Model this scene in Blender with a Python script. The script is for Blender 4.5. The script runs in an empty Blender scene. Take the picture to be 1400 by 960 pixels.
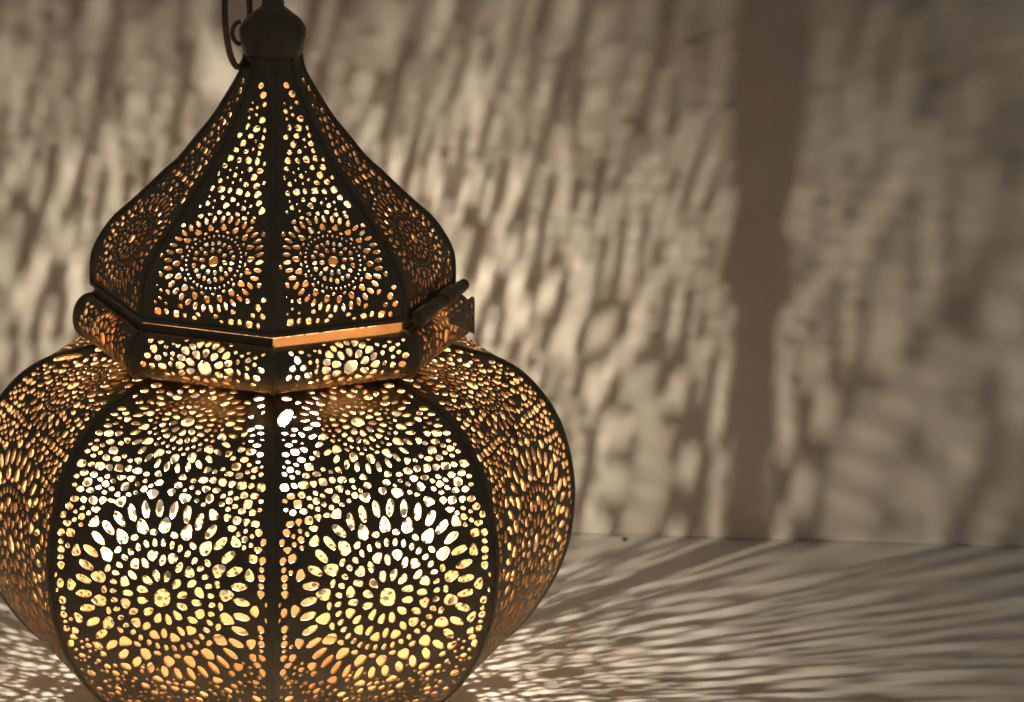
import bpy, bmesh, math, random
from mathutils import Vector, Matrix
from mathutils.geometry import delaunay_2d_cdt

# ---------------------------------------------------------------- camera, light, exposure
scn = bpy.context.scene
COL = scn.collection
cam_d = bpy.data.cameras.new('camera')
cam = bpy.data.objects.new('camera', cam_d)
COL.objects.link(cam)
cam.location = (0.0, -1.53339, 0.63208)
cam.rotation_euler = (math.radians(90 - 17.1764), 0, 0)
cam_d.sensor_width = 36.0
cam_d.lens = 140.585
cam_d.shift_x = 0.23357
cam_d.clip_start = 0.01
cam_d.clip_end = 50
cam_d.dof.use_dof = True
cam_d.dof.focus_distance = 1.52
cam_d.dof.aperture_fstop = 20
scn.camera = cam

world = bpy.data.worlds.new('World')
scn.world = world
world.use_nodes = True
bg = world.node_tree.nodes['Background']
bg.inputs[0].default_value = (1.0, 0.93, 0.84, 1)
bg.inputs[1].default_value = 0.058

scn.view_settings.view_transform = 'Standard'
scn.view_settings.look = 'None'
scn.view_settings.exposure = 0
scn.view_settings.gamma = 1
scn.cycles.max_bounces = 14
scn.cycles.diffuse_bounces = 6
scn.cycles.glossy_bounces = 8
scn.cycles.transparent_max_bounces = 16
scn.cycles.sample_clamp_indirect = 6.0
scn.cycles.use_denoising = True

FILAMENT = 11800.0          # radiance of the glowing wire
LIGHT_COL = (1.0, 0.86, 0.635)

# ---------------------------------------------------------------- materials
def new_mat(name):
    m = bpy.data.materials.new(name); m.use_nodes = True
    nt = m.node_tree; b = nt.nodes['Principled BSDF']
    return m, nt, b
def noise(nt, scale, detail=4, rough=.6, coord='Object', stretch=None):
    tc = nt.nodes.new('ShaderNodeTexCoord'); mp = nt.nodes.new('ShaderNodeMapping')
    nt.links.new(tc.outputs[coord], mp.inputs[0])
    if stretch: mp.inputs['Scale'].default_value = stretch
    n = nt.nodes.new('ShaderNodeTexNoise'); n.inputs['Scale'].default_value = scale
    n.inputs['Detail'].default_value = detail; n.inputs['Roughness'].default_value = rough
    nt.links.new(mp.outputs[0], n.inputs['Vector'])
    return n
def ramp(nt, src, stops):
    r = nt.nodes.new('ShaderNodeValToRGB')
    e = r.color_ramp.elements
    while len(e) < len(stops): e.new(.5)
    for i, (p, c) in enumerate(stops):
        e[i].position = p; e[i].color = (*c, 1) if len(c) == 3 else c
    nt.links.new(src, r.inputs[0]); return r
def bump(nt, b, src, strength, dist):
    bp = nt.nodes.new('ShaderNodeBump'); bp.inputs['Strength'].default_value = strength
    bp.inputs['Distance'].default_value = dist
    nt.links.new(src, bp.inputs['Height']); nt.links.new(bp.outputs[0], b.inputs['Normal'])

def m_bronze():
    m, nt, b = new_mat('dark_bronze')
    n = noise(nt, 90, 5, .65)
    r = ramp(nt, n.outputs[0], [(.3, (.19, .165, .115)), (.6, (.29, .245, .16)), (.8, (.38, .29, .17))])
    nt.links.new(r.outputs[0], b.inputs['Base Color'])
    b.inputs['Metallic'].default_value = .45
    n2 = noise(nt, 300, 3)
    r2 = ramp(nt, n2.outputs[0], [(.3, (.38,) * 3), (.8, (.58,) * 3)])
    nt.links.new(r2.outputs[0], b.inputs['Roughness'])
    bump(nt, b, n2.outputs[0], .25, .0004)
    return m
def m_gold():
    m, nt, b = new_mat('brass_inside')
    n = noise(nt, 60, 4)
    r = ramp(nt, n.outputs[0], [(.3, (.42, .265, .135)), (.7, (.52, .34, .18))])
    nt.links.new(r.outputs[0], b.inputs['Base Color'])
    b.inputs['Metallic'].default_value = .6
    b.inputs['Roughness'].default_value = .48
    n2 = noise(nt, 180, 3)
    bump(nt, b, n2.outputs[0], .3, .0006)
    return m
def m_plaster(name, c0, c1, scale, bs):
    m, nt, b = new_mat(name)
    n = noise(nt, scale, 5, .6)
    r = ramp(nt, n.outputs[0], [(.36, c0), (.62, c1)])
    nt.links.new(r.outputs[0], b.inputs['Base Color'])
    b.inputs['Roughness'].default_value = .85
    b.inputs['Specular IOR Level'].default_value = .25
    n2 = noise(nt, 220, 6, .7)
    bump(nt, b, n2.outputs[0], bs * 1.6, .0008)
    return m
BRONZE = m_bronze(); GOLD = m_gold()
m, nt, b = new_mat('cut_edge'); b.inputs['Base Color'].default_value = (.22, .13, .06, 1); b.inputs['Metallic'].default_value = .5; b.inputs['Roughness'].default_value = .5; EDGE_M = m
WALL = m_plaster('white_plaster', (.64, .61, .57), (.74, .72, .68), 7, .25)
FLOOR = m_plaster('white_board', (.66, .64, .635), (.74, .72, .715), 5, .12)
m, nt, b = new_mat('glowing_wire'); nt.nodes.remove(b)
em = nt.nodes.new('ShaderNodeEmission'); em.inputs[0].default_value = (*LIGHT_COL, 1); em.inputs[1].default_value = FILAMENT
nt.links.new(em.outputs[0], nt.nodes['Material Output'].inputs[0]); WIRE = m
m, nt, b = new_mat('bulb_glass'); nt.nodes.remove(b)
tr = nt.nodes.new('ShaderNodeBsdfTransparent'); tr.inputs[0].default_value = (.97, .96, .94, 1)
gl = nt.nodes.new('ShaderNodeBsdfGlossy'); gl.inputs['Roughness'].default_value = .05
fr = nt.nodes.new('ShaderNodeFresnel'); fr.inputs[0].default_value = 1.45
mx = nt.nodes.new('ShaderNodeMixShader')
nt.links.new(fr.outputs[0], mx.inputs[0]); nt.links.new(tr.outputs[0], mx.inputs[1]); nt.links.new(gl.outputs[0], mx.inputs[2])
tl = nt.nodes.new('ShaderNodeBsdfTranslucent'); tl.inputs[0].default_value = (.9, .88, .84, 1)
m2 = nt.nodes.new('ShaderNodeMixShader'); m2.inputs[0].default_value = .05
nt.links.new(mx.outputs[0], m2.inputs[1]); nt.links.new(tl.outputs[0], m2.inputs[2])
nt.links.new(m2.outputs[0], nt.nodes['Material Output'].inputs[0]); GLASS = m
m, nt, b = new_mat('white_ceramic'); b.inputs['Base Color'].default_value = (.55, .5, .42, 1); b.inputs['Roughness'].default_value = .4; CERAMIC = m
m, nt, b = new_mat('dry_crumb'); n = noise(nt, 900, 3); r = ramp(nt, n.outputs[0], [(.3, (.05, .035, .02)), (.7, (.12, .08, .05))])
nt.links.new(r.outputs[0], b.inputs['Base Color']); CRUMB = m

# ---------------------------------------------------------------- helpers
def link(name, me, mats, parent=None, smooth=False):
    o = bpy.data.objects.new(name, me); COL.objects.link(o)
    for x in mats: me.materials.append(x)
    if parent: o.parent = parent
    if smooth:
        for p in me.polygons: p.use_smooth = True
    return o
def from_py(verts, faces):
    me = bpy.data.meshes.new('m'); me.from_pydata([tuple(v) for v in verts], [], faces); me.update(); return me
def lathe(prof, n=48, cap=True):
    """closed surface of revolution from (r, z) pairs"""
    V = []; Fc = []
    for r, z in prof:
        for k in range(n):
            a = 2 * math.pi * k / n; V.append((r * math.cos(a), r * math.sin(a), z))
    for i in range(len(prof) - 1):
        for k in range(n):
            k2 = (k + 1) % n
            Fc.append((i * n + k, i * n + k2, (i + 1) * n + k2, (i + 1) * n + k))
    if cap:
        Fc.append(tuple(reversed(range(n)))); Fc.append(tuple((len(prof) - 1) * n + k for k in range(n)))
    return from_py(V, Fc)
def tube(pts, rad, n=12, closed=False):
    """round tube along points (list of Vector), rad number or list"""
    V = []; Fc = []; m = len(pts)
    up = Vector((0.13, 0.21, 1)).normalized()
    for i, p in enumerate(pts):
        a = pts[(i - 1) % m] if (closed or i > 0) else p
        c = pts[(i + 1) % m] if (closed or i < m - 1) else p
        t = (c - a).normalized()
        s = t.cross(up).normalized(); q = s.cross(t)
        r = rad[i] if isinstance(rad, (list, tuple)) else rad
        for k in range(n):
            w = 2 * math.pi * k / n
            V.append(p + s * (r * math.cos(w)) + q * (r * math.sin(w)))
    for i in range(m if closed else m - 1):
        j = (i + 1) % m
        for k in range(n):
            k2 = (k + 1) % n
            Fc.append((i * n + k, i * n + k2, j * n + k2, j * n + k))
    if not closed:
        Fc.append(tuple(reversed(range(n)))); Fc.append(tuple((m - 1) * n + k for k in range(n)))
    return from_py(V, Fc)

# ---------------------------------------------------------------- setting: floor and wall
def struct(o): o['kind'] = 'structure'; return o
WA = math.radians(-5.22)
wdir = Vector((math.cos(WA), math.sin(WA), 0)); wn = Vector((-math.sin(WA), math.cos(WA), 0)); w0 = Vector((.1422, .2228, 0))
def slab(p0, ex, ey, ez, a, bb, c, d, h0, h1):
    V = []
    for z in (h0, h1):
        for x, y in ((a, c), (bb, c), (bb, d), (a, d)): V.append(p0 + ex * x + ey * y + ez * z)
    return from_py(V, [(3, 2, 1, 0), (4, 5, 6, 7), (0, 1, 5, 4), (1, 2, 6, 5), (2, 3, 7, 6), (3, 0, 4, 7)])
struct(link('floor', slab(Vector((0, 0, 0)), Vector((1, 0, 0)), Vector((0, 1, 0)), Vector((0, 0, 1)), -1.6, 1.9, -1.3, .9, -.03, 0), [FLOOR]))
struct(link('wall', slab(w0, wdir, wn, Vector((0, 0, 1)), -1.5, 1.5, 0, .05, .0004, 1.1), [WALL]))

PROF = {"dome": [(0.01120,0.28025),(0.01130,0.27775),(0.01230,0.27425),(0.01390,0.27075),(0.01843,0.26297),(0.02364,0.25469),(0.03003,0.24667),(0.03673,0.23833),(0.04256,0.23296),(0.04840,0.22727),(0.05572,0.22038),(0.06305,0.21376),(0.06808,0.20683),(0.07137,0.20018),(0.07232,0.19413),(0.07242,0.18705)],
"collar": [(0.07030,0.18135),(0.07200,0.18205),(0.07420,0.18165),(0.07660,0.18005),(0.07860,0.17695),(0.07950,0.17275),(0.07910,0.16875),(0.07760,0.16595),(0.07480,0.16395),(0.07100,0.16305),(0.06700,0.16295)],
"body": [(0.06100,0.16195),(0.06661,0.16115),(0.07395,0.15995),(0.08102,0.15795),(0.08691,0.15635),(0.09254,0.15385),(0.09788,0.15075),(0.10266,0.14675),(0.10688,0.14208),(0.11143,0.13595),(0.11500,0.12955),(0.11760,0.12285),(0.11984,0.11475),(0.12154,0.10505),(0.12200,0.09815),(0.12170,0.08903),(0.12065,0.07925),(0.11890,0.07205),(0.11615,0.06455),(0.11230,0.05655),(0.10780,0.04915),(0.10284,0.04235),(0.09695,0.03621),(0.08983,0.03065),(0.08030,0.02535),(0.06834,0.02055),(0.05633,0.01695)]}
FILL = {
"dome": """4,104,24,26,o 20,141,27,29,o 32,178,17,20,o -18,175,9,9,o 6,194,12,12,o -20,208,20,19,o 7,224,14,13,o -21,238,12,12,o 35,243,27,26,o
-18,274,18,25,o 19,279,29,28,o 55,283,14,19,o -42,312,21,21,o 3,311,24,21,o 30,330,14,14,o 57,314,15,20,o -19,345,23,30,o 55,349,24,24,o
27,364,12,12,o -42,376,23,20,o 0,378,21,18,o 56,380,17,20,o -58,411,26,27,o -19,415,18,24,o 19,413,27,30,o 56,414,20,30,o 88,421,14,17,o
-72,444,21,21,o -21,449,9,9,o 35,450,21,20,o 78,452,27,24,o -46,462,9,9,o -19,480,19,20,o 5,466,9,9,o -89,480,10,18,o 7,498,12,13,o
59,483,26,31,o -47,495,10,11,o -21,513,10,11,o -74,509,19,21,o 36,515,24,21,o 80,516,27,26,o 107,500,15,16,o -95,548,18,24,o -58,547,30,29,o
-22,548,18,26,o 18,551,27,29,s 56,557,21,24,o 96,554,30,31,o -42,584,18,19,o 1,587,24,21,o 112,591,24,25,o -97,585,9,9,o -71,601,9,9,o
-19,615,25,27,o 29,606,12,13,o 56,621,21,22,o 82,608,12,13,o 133,624,27,32,o 54,591,9,9,o -97,614,19,20,o -69,631,9,9,o -123,631,12,13,o
0,650,19,17,o 72,664,25,17,o 112,657,24,17,o 80,639,9,10,o -70,662,21,13,o 19,672,18,13,o -206,950,20,22,o -212,982,6,6,o -193,1000,12,12,o
-167,1016,18,16,o -194,1030,13,12,o -167,1048,12,11,o -215,1048,11,10,o -204,1082,28,29,s -168,1080,18,24,o -127,1085,24,28,s -90,1089,16,22,t -52,1093,21,17,o
215,1025,23,29,o 234,1057,23,23,o 193,1057,20,19,o 178,1093,28,29,s 216,1096,17,25,o 137,1089,19,24,o 102,1092,25,24,s 63,1097,17,13,o 233,993,21,18,o""",
"collar": """-195,22,21,13,o -155,26,27,17,s -116,30,22,15,o -80,30,33,15,o -39,22,21,7,o -217,65,20,24,o -175,66,24,19,o -196,97,28,35,o -119,67,16,13,o
-147,83,17,14,o -117,99,24,22,o -94,81,6,5,o -145,113,17,16,o -117,130,17,16,o -221,128,26,23,o -175,130,27,25,o -157,162,31,25,s -200,167,21,24,t
-236,163,23,24,o -119,160,21,24,T -141,199,28,22,o -199,199,12,10,o -169,222,14,20,o -114,237,28,13,o -223,223,10,12,o 114,31,25,14,o 154,36,32,23,o
195,37,25,22,o 234,35,36,29,o 141,68,24,15,o 169,83,19,14,o 194,68,19,13,o 197,98,26,21,o 225,83,19,16,o 225,113,19,16,o 252,66,28,23,o
171,113,19,16,o 198,129,17,16,o 253,130,27,23,o 275,96,29,36,o 197,161,21,27,T 236,164,31,27,o 274,166,20,31,o 289,130,8,13,o 174,197,28,22,o
218,197,24,22,o 275,200,20,17,o 248,217,19,17,o 199,240,33,13,o 276,242,17,9,o""",
"body": """287,275,38,24,o -287,275,38,24,o 305,308,29,21,o -305,308,29,21,o 278,322,24,16,o -278,322,24,16,o 281,352,23,16,o -281,352,23,16,o 322,339,18,11,o
-322,339,18,11,o 255,366,14,10,o -255,366,14,10,o 310,367,35,21,o -310,367,35,21,o 256,396,28,27,t -256,396,28,27,t 295,400,37,31,s -295,400,37,31,s
335,405,30,24,o -335,405,30,24,o 334,438,22,16,o -334,438,22,16,o 305,453,22,18,o -305,453,22,18,o 234,435,32,28,o -234,435,32,28,o 279,435,35,25,o
-279,435,35,25,o 256,468,35,32,s -256,468,35,32,s 333,469,31,26,o -333,469,31,26,o 356,455,14,13,o -356,455,14,13,o 360,485,22,20,o -360,485,22,20,o
305,484,21,18,o -305,484,21,18,o 332,500,22,18,o -332,500,22,18,o 277,501,31,25,o -277,501,31,25,o 234,500,35,22,o -234,500,35,22,o 204,485,20,18,o
-204,485,20,18,o 176,499,20,18,o -176,499,20,18,o 176,532,28,27,o -176,532,28,27,o 137,536,39,27,o -137,536,39,27,o 215,535,34,31,s -215,535,34,31,s
255,538,28,28,t -255,538,28,28,t 294,537,40,31,s -294,537,40,31,s 332,534,31,27,o -332,534,31,27,o 373,536,36,31,s -373,536,36,31,s 312,573,33,26,o
-312,573,33,26,o 354,572,35,25,o -354,572,35,25,o 383,588,23,17,o -383,588,23,17,o 333,605,35,35,s -333,605,35,35,s 384,621,21,16,o -384,621,21,16,o
358,635,31,24,o -358,635,31,24,o 315,635,33,22,o -315,635,33,22,o 255,573,22,19,o -255,573,22,19,o 198,571,34,21,t -198,571,34,21,t 155,570,33,26,t
-155,570,33,26,t 228,587,22,19,o -228,587,22,19,o 283,589,23,17,o -283,589,23,17,o 257,603,30,26,o -257,603,30,26,o 284,620,24,19,o -284,620,24,19,o
176,604,33,36,o -176,604,33,36,o 229,619,23,19,o -229,619,23,19,o 257,635,23,17,o -257,635,23,17,o 200,635,31,26,o -200,635,31,26,o 156,630,22,16,o
-156,630,22,16,o 127,619,21,17,o -127,619,21,17,o 125,587,21,19,o -125,587,21,19,o 98,544,26,19,o -98,544,26,19,o 96,570,20,17,o -96,570,20,17,o
97,602,28,26,o -97,602,28,26,o 71,586,19,17,o -71,586,19,17,o 40,570,33,26,o -40,570,33,26,o 18,600,32,29,d 223,663,30,17,o -223,663,30,17,o
259,667,28,29,t -259,667,28,29,t 298,672,35,30,s -298,672,35,30,s 339,675,27,26,t -339,675,27,26,t 376,676,36,22,s -376,676,36,22,s 283,706,36,23,t
-283,706,36,23,t 311,723,20,18,o -311,723,20,18,o 340,707,20,17,o -340,707,20,17,o 339,740,29,26,o -339,740,29,26,o 367,724,19,16,o -367,724,19,16,o
367,756,21,19,o -367,756,21,19,o 339,771,19,18,o -339,771,19,18,o 394,707,32,29,o -394,707,32,29,o 396,773,33,25,t -396,773,33,25,t 416,741,33,37,s
-416,741,33,37,s 430,776,13,19,o -430,776,13,19,o 379,808,36,32,s -379,808,36,32,s 419,811,29,29,o -419,811,29,29,o 417,846,23,21,o -417,846,23,21,o
390,860,21,20,o -390,860,21,20,o 417,878,31,27,o -417,878,31,27,o 440,861,10,16,o -440,861,10,16,o 441,894,15,20,o -441,894,15,20,o 417,909,25,22,o
-417,909,25,22,o 416,943,29,34,t -416,943,29,34,t 444,948,12,28,o -444,948,12,28,o 438,983,27,30,o -438,983,27,30,o 420,1016,29,40,o -420,1016,29,40,o
436,1046,25,29,o -436,1046,25,29,o 441,1081,10,20,o -441,1081,10,20,o 415,1086,30,33,o -415,1086,30,33,o 413,1120,21,21,o -413,1120,21,21,o 413,1150,30,31,o
-413,1150,30,31,o 434,1134,8,16,o -434,1134,8,16,o 384,1165,19,18,o -384,1165,19,18,o 410,1181,21,16,o -410,1181,21,16,o 409,1213,30,30,o -409,1213,30,30,o
373,1218,30,34,s -373,1218,30,34,s 386,1252,34,27,o -386,1252,34,27,o 402,1287,27,42,o -402,1287,27,42,o 386,1316,20,24,o -386,1316,20,24,o 432,1166,6,9,o
-432,1166,6,9,o 328,1253,18,15,o -328,1253,18,15,o 354,1268,17,15,o -354,1268,17,15,o 327,1284,28,24,o -327,1284,28,24,o 354,1300,17,16,o -354,1300,17,16,o
299,1301,17,16,o -299,1301,17,16,o 325,1314,17,16,o -325,1314,17,16,o 365,1344,33,24,o -365,1344,33,24,o 271,1317,28,29,o -271,1317,28,29,o -244,145,31,33,o
244,145,31,33,o -267,184,35,42,o 267,184,35,42,o -296,224,28,29,o 296,224,28,29,o -312,266,28,36,o 312,266,28,36,o -216,96,41,43,o 216,96,41,43,o
-239,202,21,29,o 239,202,21,29,o -261,295,26,26,o 261,295,26,26,o""",
}
# ---------------------------------------------------------------- lantern profile (ridge radius, height)
S8 = math.sin(math.pi / 8); C8 = math.cos(math.pi / 8)
def spline(P, k=8):
    out = []; n = len(P)
    for i in range(n - 1):
        p0, p1, p2, p3 = P[max(i - 1, 0)], P[i], P[i + 1], P[min(i + 2, n - 1)]
        for j in range(k):
            t = j / k
            out.append(tuple(.5 * (2 * p1[c] + (p2[c] - p0[c]) * t + (2 * p0[c] - 5 * p1[c] + 4 * p2[c] - p3[c]) * t * t
                                   + (3 * p1[c] - p0[c] - 3 * p2[c] + p3[c]) * t ** 3) for c in (0, 1)))
    out.append(P[-1]); return out
class Prof:
    def __init__(s, P):
        s.p = spline(P); s.v = [0.0]
        for a, b_ in zip(s.p, s.p[1:]):
            s.v.append(s.v[-1] + math.hypot((b_[0] - a[0]) * C8, b_[1] - a[1]))
        s.L = s.v[-1]
    def at(s, v):
        v = min(max(v, 0), s.L); lo, hi = 0, len(s.v) - 1
        while hi - lo > 1:
            m_ = (lo + hi) // 2
            if s.v[m_] <= v: lo = m_
            else: hi = m_
        t = (v - s.v[lo]) / max(s.v[hi] - s.v[lo], 1e-9)
        return (s.p[lo][0] * (1 - t) + s.p[hi][0] * t, s.p[lo][1] * (1 - t) + s.p[hi][1] * t)
PR = {k: Prof(v) for k, v in PROF.items()}

# ---------------------------------------------------------------- cut-out patterns; every hole: u, v, half width, half height, turn, type (mm)
def shape(h, rnd):
    u, v, a, b_, rot, ty = h
    n = 10 if max(a, b_) < 1.2 else 14
    pts = []
    p = 2.0; tri = 0; ph = 0
    if ty == 's': p = 3.2
    for i in range(n):
        t = 2 * math.pi * (i + .5) / n
        c, s = math.cos(t), math.sin(t)
        r = (abs(c) ** p + abs(s) ** p) ** (-1 / p)
        x, y = r * c, r * s                     # y positive = outward (for rosettes) / up
        if ty == 't': x *= 1 + .42 * y; y *= 1.0
        elif ty == 'T': x *= 1 - .42 * y
        elif ty == 'd': x *= 1 + .26 * y
        elif ty == 'D': x *= 1 - .30 * y
        k = 1 + rnd.uniform(-.07, .07)
        pts.append((x * a * k, y * b_ * k))
    sk = rnd.uniform(-.17, .17)
    c, s = math.cos(rot), math.sin(rot)
    out = []
    for x, y in pts:
        x += sk * y
        X = x * c + y * s; Y = -x * s + y * c       # turned clockwise by rot from 'up'
        out.append((u + X, v - Y))                  # v grows downwards
    return out
def rosette(cu, cv, rings, vs=1.0, centre=(3.4, 3.9)):
    H = [(cu, cv, centre[0], centre[1], 0, 'o')]
    for n, r, ph, ht, hr, ty in rings:
        for k in range(n):
            a = math.radians(ph + 360 * k / n)
            H.append((cu + r * math.sin(a), cv - r * vs * math.cos(a), ht, hr, a, ty))
    return H
HOLES = {k: [tuple(float(q) if i < 4 else q for i, q in enumerate(w.split(','))) for w in s.split()] for k, s in FILL.items()}
HOLES = {k: [(h[0] / 10, h[1] / 10, h[2] / 20, h[3] / 20, 0.0, h[4]) for h in L] for k, L in HOLES.items()}
big = rosette(0.9, 101.5, [(12, 8.5, 15, 1.45, 2.35, 'd'), (12, 15.9, 15, 2.1, 2.05, 't'), (12, 14.3, 0, 1.35, 2.2, 'o'),
                           (36, 20.6, 0, 1.05, 1.5, 'o'), (18, 24.3, 10, 1.6, 1.15, 'o'), (18, 27.2, 0, 2.3, 3.1, 'D'),
                           (36, 33.0, 5, 1.6, 3.45, 'o'), (18, 38.2, 10, 2.3, 1.9, 't')], 1.06)
up = rosette(0.0, 29.8, [(10, 5.6, 0, 1.15, 1.7, 'd'), (10, 9.7, 0, 1.2, 1.35, 't'), (10, 9.3, 18, .95, 1.5, 'o'),
                         (30, 12.9, 6, .66, .85, 'o'), (15, 15.0, 0, 1.05, .72, 'o'), (15, 17.2, 12, 1.6, 2.1, 'D'),
                         (30, 20.7, 6, 1.1, 2.2, 'o'), (15, 24.3, 0, 1.5, 1.25, 't')], 1.0, (2.6, 2.6))
dm = rosette(0.2, 86.3, [(10, 4.7, 18, .8, 1.1, 'o'), (10, 8.0, 0, .85, .95, 't'), (10, 7.6, 18, .7, 1.0, 'o'),
                         (36, 11.1, 5, .42, .55, 'o'), (18, 13.1, 10, .8, .52, 'o'), (18, 15.2, 0, 1.1, 1.5, 'D'),
                         (36, 18.7, 5, .82, 1.65, 'o'), (18, 21.7, 10, 1.05, .85, 't')], 1.0, (2.0, 2.1))
cl = rosette(2.0, 15.0, [(10, 6.1, 0, 1.35, 1.9, 'd'), (10, 10.2, 18, 1.45, 1.9, 't'), (10, 10.2, 0, 1.25, 1.7, 'o'),
                         (22, 14.2, 8, 1.0, .8, 'o')], 1.0, (2.9, 2.9))
# free fill round the lower end of the body, below what the rosettes and traced cut-outs cover
rnd = random.Random(4)
low = []
for _ in range(380):
    v = rnd.uniform(134, 186); u = rnd.uniform(0, 44); s = rnd.choice((.8, .8, 1.1, 1.5, 1.9))
    low.append((u, v, s, s * rnd.uniform(.8, 1.1), 0, rnd.choice('oost')))
    low.append((-u, v, s, s, 0, 'o'))
PATTERN = {'body': up + big + HOLES['body'] + low, 'dome': dm + HOLES['dome'], 'collar': cl + HOLES['collar']}
EDGE = {'body': (2.0, 12.0, 2.5), 'dome': (7.5, .9, 2.5), 'collar': (3.0, 1.8, 3.0)}   # solid strips: top, bottom, sides (mm)

def filtered(name, extra=()):
    P = PR[name]; t, bt, sd = EDGE[name]; L = P.L * 1000; out = []
    out += list(extra)                 # added bulb opening keeps its size
    for h in PATTERN[name]:
        m_ = max(h[2], h[3])
        e = math.hypot(h[2] * math.cos(h[4]), h[3] * math.sin(h[4])) ; f = math.hypot(h[2] * math.sin(h[4]), h[3] * math.cos(h[4]))
        if h[1] - f < t or h[1] + f > L - bt: continue
        w = min(P.at((h[1] - f) / 1000)[0], P.at((h[1] + f) / 1000)[0]) * S8 * 1000 - sd
        room = w - abs(h[0])
        if room < .35: continue
        if e > room:
            k = max(room, .5) / e
            h = (h[0], h[1], h[2] * k, h[3] * max(k, .7), h[4], h[5]); m_ *= k; e *= k
        ok = True
        for g in out:
            dx, dy = h[0] - g[0], h[1] - g[1]; d = math.hypot(dx, dy)
            if d > 8: continue
            if d < .01: ok = False; break
            def ext(q):
                # radius of the ellipse towards the other hole
                ang = math.atan2(dx, -dy) - q[4]
                return q[2] * q[3] / math.hypot(q[3] * math.sin(ang), q[2] * math.cos(ang))
            gap = d - (ext(h) + ext(g)) * 1.06
            if gap < .18:
                need = (d - .3 - ext(g) * 1.06) / (ext(h) * 1.06)
                if need < .62: ok = False; break
                h = (h[0], h[1], h[2] * need, h[3] * need, h[4], h[5])
        if ok and min(h[2], h[3]) > .28: out.append(h)
    return out

def panel_mesh(name, seed=11, extra=()):
    P = PR[name]; rnd = random.Random(seed); H = filtered(name, extra)
    co = []; ed = []; fa = []
    nv = max(12, int(P.L / .003)); left = []; right = []
    # boundary
    for i in range(nv + 1):
        v = P.L * i / nv; w = P.at(v)[0] * S8 - .0001
        left.append(len(co)); co.append(Vector((-w * 1000, v * 1000)))
        right.append(len(co)); co.append(Vector((w * 1000, v * 1000)))
    for i in range(1, nv): ed.append((left[i], right[i]))
    fa.append(right + left[::-1])
    for h in H:
        h = (h[0] + rnd.uniform(-.09, .09), h[1] + rnd.uniform(-.09, .09), *h[2:4], h[4] + rnd.uniform(-.12, .12), h[5])
        s = len(co); pts = shape(h, rnd)
        co += [Vector(q) for q in pts]; fa.append(list(range(s, s + len(pts)))[::-1])
    V, E_, Fo, ov, oe, of = delaunay_2d_cdt(co, ed, fa, 0, 1e-5)
    keep = [f for f, o in zip(Fo, of) if 0 in o and len(o) == 1]
    if len(keep) < 50:
        keep = [f for f, o in zip(Fo, of) if not any(k > 0 for k in o)]
    bm = bmesh.new(); vs = []
    for q in V:
        r, z = P.at(q[1] / 1000); vs.append(bm.verts.new((q[0] / 1000, -r * C8, z)))
    for f in keep:
        try: bm.faces.new([vs[i] for i in f])
        except ValueError: pass
    for v in [v for v in bm.verts if not v.link_faces]: bm.verts.remove(v)
    bm.normal_update()
    if sum(f.normal.y * f.calc_area() for f in bm.faces) > 0 if name != 'collar' else sum(f.normal.y for f in bm.faces) > 0:
        for f in bm.faces: f.normal_flip()
    for f in bm.faces: f.smooth = False
    me = bpy.data.meshes.new(name + '_panel'); bm.to_mesh(me); bm.free()
    for x in (BRONZE, GOLD, EDGE_M): me.materials.append(x)
    print(name, 'holes', len(H), 'tris', len(me.polygons))
    return me

BULB_OPENING = [(-27.0, 21.8, 2.5, 6.4, math.radians(21), 'o')]  # opening added beside the front seam to show the bulb as a hot spot
lantern = bpy.data.objects.new('lantern', None); COL.objects.link(lantern)
lantern['label'] = 'pierced dark bronze Moroccan lantern with domed lid, glowing gold from the bulb inside'
lantern['category'] = 'lantern'

def solid(o, t=.0009):
    s = o.modifiers.new('thickness', 'SOLIDIFY'); s.thickness = t; s.offset = -1
    s.material_offset = 1; s.material_offset_rim = 2; s.use_quality_normals = False
for name in ('body', 'collar', 'dome'):
    me = panel_mesh(name); me2 = panel_mesh(name, 29); first = None
    for k in range(8):
        if first is None:
            o = first = bpy.data.objects.new(name + '_panel', me); solid(o)
        else: o = first.copy()
        if k % 2: o.data = me2
        if name == 'body' and k == 0: o.data = panel_mesh(name, 17, BULB_OPENING)
        COL.objects.link(o); o.parent = lantern
        o.rotation_euler = (0, 0, math.radians(22.5 + 45 * k))
    # raised seams along the ridges
    P = PR[name]; n = 90 if name == 'body' else 60 if name == 'dome' else 26
    hw, out, inn = .0008, .0007, .0008
    V = []; Fc = []
    for i in range(n + 1):
        v = P.L * i / n; r, z = P.at(v); r1, z1 = P.at(v - .001); r2, z2 = P.at(v + .001)
        t = Vector((r2 - r1, z2 - z1)).normalized(); nr, nz = -t.y, t.x
        if name == 'collar' or True:
            if nr < 0 and name != 'collar': nr, nz = -nr, -nz
        for w, q in ((-hw, -inn), (hw, -inn), (hw, out * .4), (hw * .5, out), (-hw * .5, out), (-hw, out * .4)):
            V.append((w, -(r + nr * q), z + nz * q))
    for i in range(n):
        for k in range(6):
            k2 = (k + 1) % 6; Fc.append((i * 6 + k, i * 6 + k2, (i + 1) * 6 + k2, (i + 1) * 6 + k))
    Fc.append(tuple(reversed(range(6)))); Fc.append(tuple(n * 6 + k for k in range(6)))
    sm = from_py(V, Fc); sm.materials.append(BRONZE)
    bm = bmesh.new(); bm.from_mesh(sm); bmesh.ops.recalc_face_normals(bm, faces=bm.faces); bm.to_mesh(sm); bm.free()
    f2 = None
    for k in range(8):
        o = bpy.data.objects.new(name + '_seam', sm) if f2 is None else f2.copy()
        f2 = f2 or o
        COL.objects.link(o); o.parent = lantern; o.rotation_euler = (0, 0, math.radians(45 * k))

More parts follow.
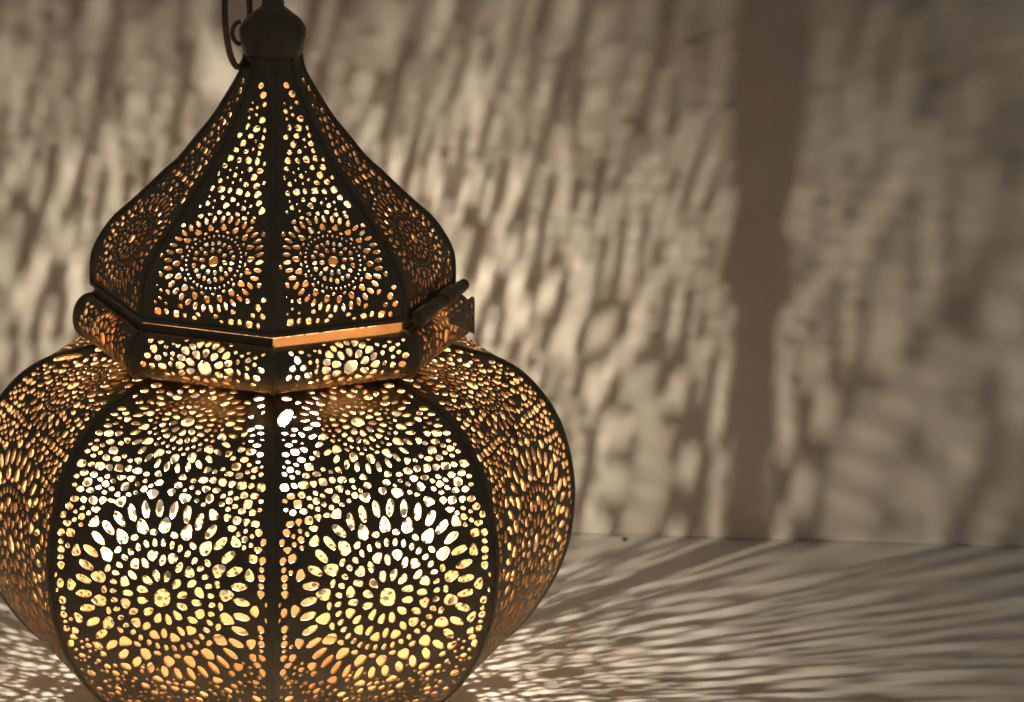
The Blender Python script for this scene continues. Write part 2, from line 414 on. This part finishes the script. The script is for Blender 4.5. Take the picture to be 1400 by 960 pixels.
def octring(prof, ks=range(8)):
    """strip of flat octagon sides from (ridge radius, z) pairs; only the sides in ks; closed profile"""
    V = []; Fc = []; m_ = len(prof)
    for k in ks:
        s = len(V)
        for a in (k, k + 1):
            az = math.radians(45 * a)
            for r, z in prof: V.append((r * math.sin(az), -r * math.cos(az), z))
        for i in range(m_):
            j = (i + 1) % m_; Fc.append((s + i, s + j, s + m_ + j, s + m_ + i))
        Fc.append(tuple(s + i for i in range(m_))); Fc.append(tuple(s + m_ + i for i in reversed(range(m_))))
    me = from_py(V, Fc)
    bm = bmesh.new(); bm.from_mesh(me); bmesh.ops.remove_doubles(bm, verts=bm.verts, dist=1e-6)
    seen = {}
    for f in list(bm.faces):
        key = tuple(sorted(v.index for v in f.verts))
        seen.setdefault(key, []).append(f)
    for fs in seen.values():
        if len(fs) > 1: bmesh.ops.delete(bm, geom=fs, context='FACES_ONLY')
    bmesh.ops.recalc_face_normals(bm, faces=bm.faces); bm.to_mesh(me); bm.free()
    return me
# dome hem, collar flange and lip, body neck
dz0 = PR['dome'].p[-1]; cz0 = PR['collar'].p[0]
link('dome_hem', octring([(dz0[0] + .0006, dz0[1] - .0012), (dz0[0] + .0007, dz0[1] + .0004), (dz0[0] - .0013, dz0[1] + .0004), (dz0[0] - .0013, dz0[1] - .0012)]), [BRONZE], lantern)
link('collar_flange', octring([(.0700, .1812), (.0570, .1806), (.0570, .1800), (.0700, .1806)]), [GOLD], lantern)
link('collar_lip', octring([(.0712, .1815), (.0712, .1850), (.0705, .1850), (.0705, .1815)], [1, 2, 3, 4, 5, 6, 7]), [BRONZE], lantern)
link('collar_floor', octring([(.0672, .1630), (.0655, .1622), (.0608, .1620), (.0608, .1614), (.0660, .1614), (.0674, .1624)]), [GOLD], lantern)
# bottom plate and foot
bz = PR['body'].p[-1]
link('bottom_plate', lathe([(.001, bz[1] - .0008), (bz[0] - .001, bz[1] - .0008), (bz[0] - .001, bz[1] + .0002), (.001, bz[1] + .0002)], 48), [GOLD], lantern)
link('foot', octring([(.0560, bz[1] + .0003), (.0570, .0010), (.0600, 0), (.0555, 0), (.0540, bz[1] + .0003)]), [BRONZE], lantern)
# cap above the neck
nz = PR['dome'].p[0][1]
link('cap', lathe([(.0090, nz - .0006), (.0116, nz + .0002), (.0119, nz + .0022), (.0124, nz + .0045), (.0132, nz + .0075), (.0130, nz + .0105), (.0108, nz + .0140), (.0070, nz + .0170), (.0045, nz + .019), (.0042, nz + .024), (.0050, nz + .027), (.002, nz + .030)], 40), [BRONZE], lantern, True)
# carrying ring hung at the left of the cap, and the lug it passes through
lug = tube([Vector((-.0125 - .0035 * math.sin(math.pi * t / 8), -.001, nz + .0085 + .0045 * math.cos(math.pi * t / 8))) for t in range(9)], .0009, 10)
link('lug', lug, [BRONZE], lantern, True)
RC = Vector((-.0138, -.0050, nz + .0178)); ring = []
for i in range(56):
    a = 2 * math.pi * i / 56; q = Vector((math.cos(a) * .0215, 0, math.sin(a) * .0215))
    q.rotate(Matrix.Rotation(math.radians(78), 3, 'Z')); q.rotate(Matrix.Rotation(math.radians(-4), 3, 'Y')); ring.append(RC + q)
link('carrying_ring', tube(ring, .00125, 12, True), [BRONZE], lantern, True)
# hinge on the right: knuckles along the lower edge of the dome, perforated leaf on the collar
hinge = bpy.data.objects.new('hinge', None); COL.objects.link(hinge); hinge.parent = lantern
hinge.rotation_euler = (0, 0, math.radians(67.5)); hinge.location = (0, 0, 0)
hy, hz = -(.0728 * C8 + .0036), .1862
for u0, u1, rr in ((-.0245, -.0125, .0033), (-.0119, .0020, .0027), (.0026, .0165, .0033), (.0171, .0250, .0026)):
    k = link('knuckle', tube([Vector((u0, hy, hz)), Vector((u0 + .0004, hy, hz)), Vector((u1 - .0004, hy, hz)), Vector((u1, hy, hz))], [rr * .85, rr, rr, rr * .85], 18), [BRONZE], hinge)
link('pin', tube([Vector((-.026, hy, hz)), Vector((.0275, hy, hz)), Vector((.0282, hy, hz)), Vector((.0290, hy, hz))], [.0012, .0012, .0024, .0016], 12), [BRONZE], hinge)

# perforated leaf of the hinge, a flat sheet over the upper half of the collar side
lp = [(-.2, 15.6), (28.6, 15.0), (30.6, 13.6), (31.2, -1.2), (29.5, -.6), (1.0, 11.6)]
co = [Vector(q) for q in lp]; fa = [list(range(len(lp)))]
if sum(lp[i][0] * lp[(i + 1) % 6][1] - lp[(i + 1) % 6][0] * lp[i][1] for i in range(6)) < 0: fa = [fa[0][::-1]]
for u, v, a, b_ in ((5, 13.6, 1.5, .6), (9, 13.9, 1.0, .5), (13, 13.4, 1.6, .6), (8, 11.4, .9, .5), (17.5, 12.6, 1.3, .8), (23.5, 13.2, 1.5, .9), (28.2, 11.0, 1.1, 1.4), (16.5, 9.0, 1.2, .8), (22.3, 8.6, 1.2, .9), (28.3, 6.2, .9, 1.1), (20.5, 5.2, 1.4, .8), (25.6, 3.4, 1.2, .8), (28.6, 1.4, .8, .9)):
    s = len(co)
    for i in range(10): co.append(Vector((u + a * math.cos(i * .628), v + b_ * math.sin(i * .628))))
    fa.append(list(range(s, s + 10)))
V, E_, Fo, ov, oe, of = delaunay_2d_cdt(co, [], fa, 0, 1e-5)
me = from_py([(q[0] / 1000, -.0747, .1665 + q[1] / 1000) for q in V], [tuple(f) for f, o in zip(Fo, of) if o == [0]])
for x in (BRONZE, GOLD, EDGE_M): me.materials.append(x)
lf = bpy.data.objects.new('hinge_leaf', me); COL.objects.link(lf); lf.parent = hinge; solid(lf, .0006)

# bulb, its holder and filament
bulb = bpy.data.objects.new('light_bulb', None); COL.objects.link(bulb); bulb.parent = lantern; bulb.location = (.0044, .0070, -.0022)
zb = .100
glass = [(.0065, zb), (.0085, zb + .006), (.0125, zb + .014), (.0150, zb + .024), (.0145, zb + .033), (.0115, zb + .044), (.0070, zb + .054), (.0035, zb + .060), (.0008, zb + .063)]
link('glass', lathe(spline(glass, 4), 32, False), [GLASS], bulb, True)
link('screw_base', lathe([(.002, zb - .026), (.0066, zb - .024), (.0068, zb - .004), (.0068, zb + .001), (.002, zb + .0012)], 28), [CERAMIC], bulb, True)
link('filament', tube([Vector((-.0011, 0, zb + .0245)), Vector((.0, 0, zb + .0300)), Vector((.0011, 0, zb + .0360))], [.0009, .0012, .0009], 12), [WIRE], bulb, True)
link('bulb_holder', lathe([(.004, bz[1]), (.014, bz[1] + .0006), (.014, bz[1] + .004), (.0105, bz[1] + .010), (.0098, zb - .012), (.0088, zb - .008), (.003, zb - .0085)], 32), [CERAMIC], lantern, True).location = (.0044, .0070, -.0004)

# dark crumb lying where floor meets wall
bm = bmesh.new(); bmesh.ops.create_icosphere(bm, subdivisions=2, radius=.0011)
r2 = random.Random(3)
for v in bm.verts: v.co *= r2.uniform(.75, 1.2); v.co.z *= .7
me = bpy.data.meshes.new('crumb'); bm.to_mesh(me); bm.free()
cr = link('crumb', me, [CRUMB], None, True); cr.location = (.1632, .2135, .0008)
cr['label'] = 'tiny dark crumb on the white floor close to the foot of the wall'; cr['category'] = 'crumb'
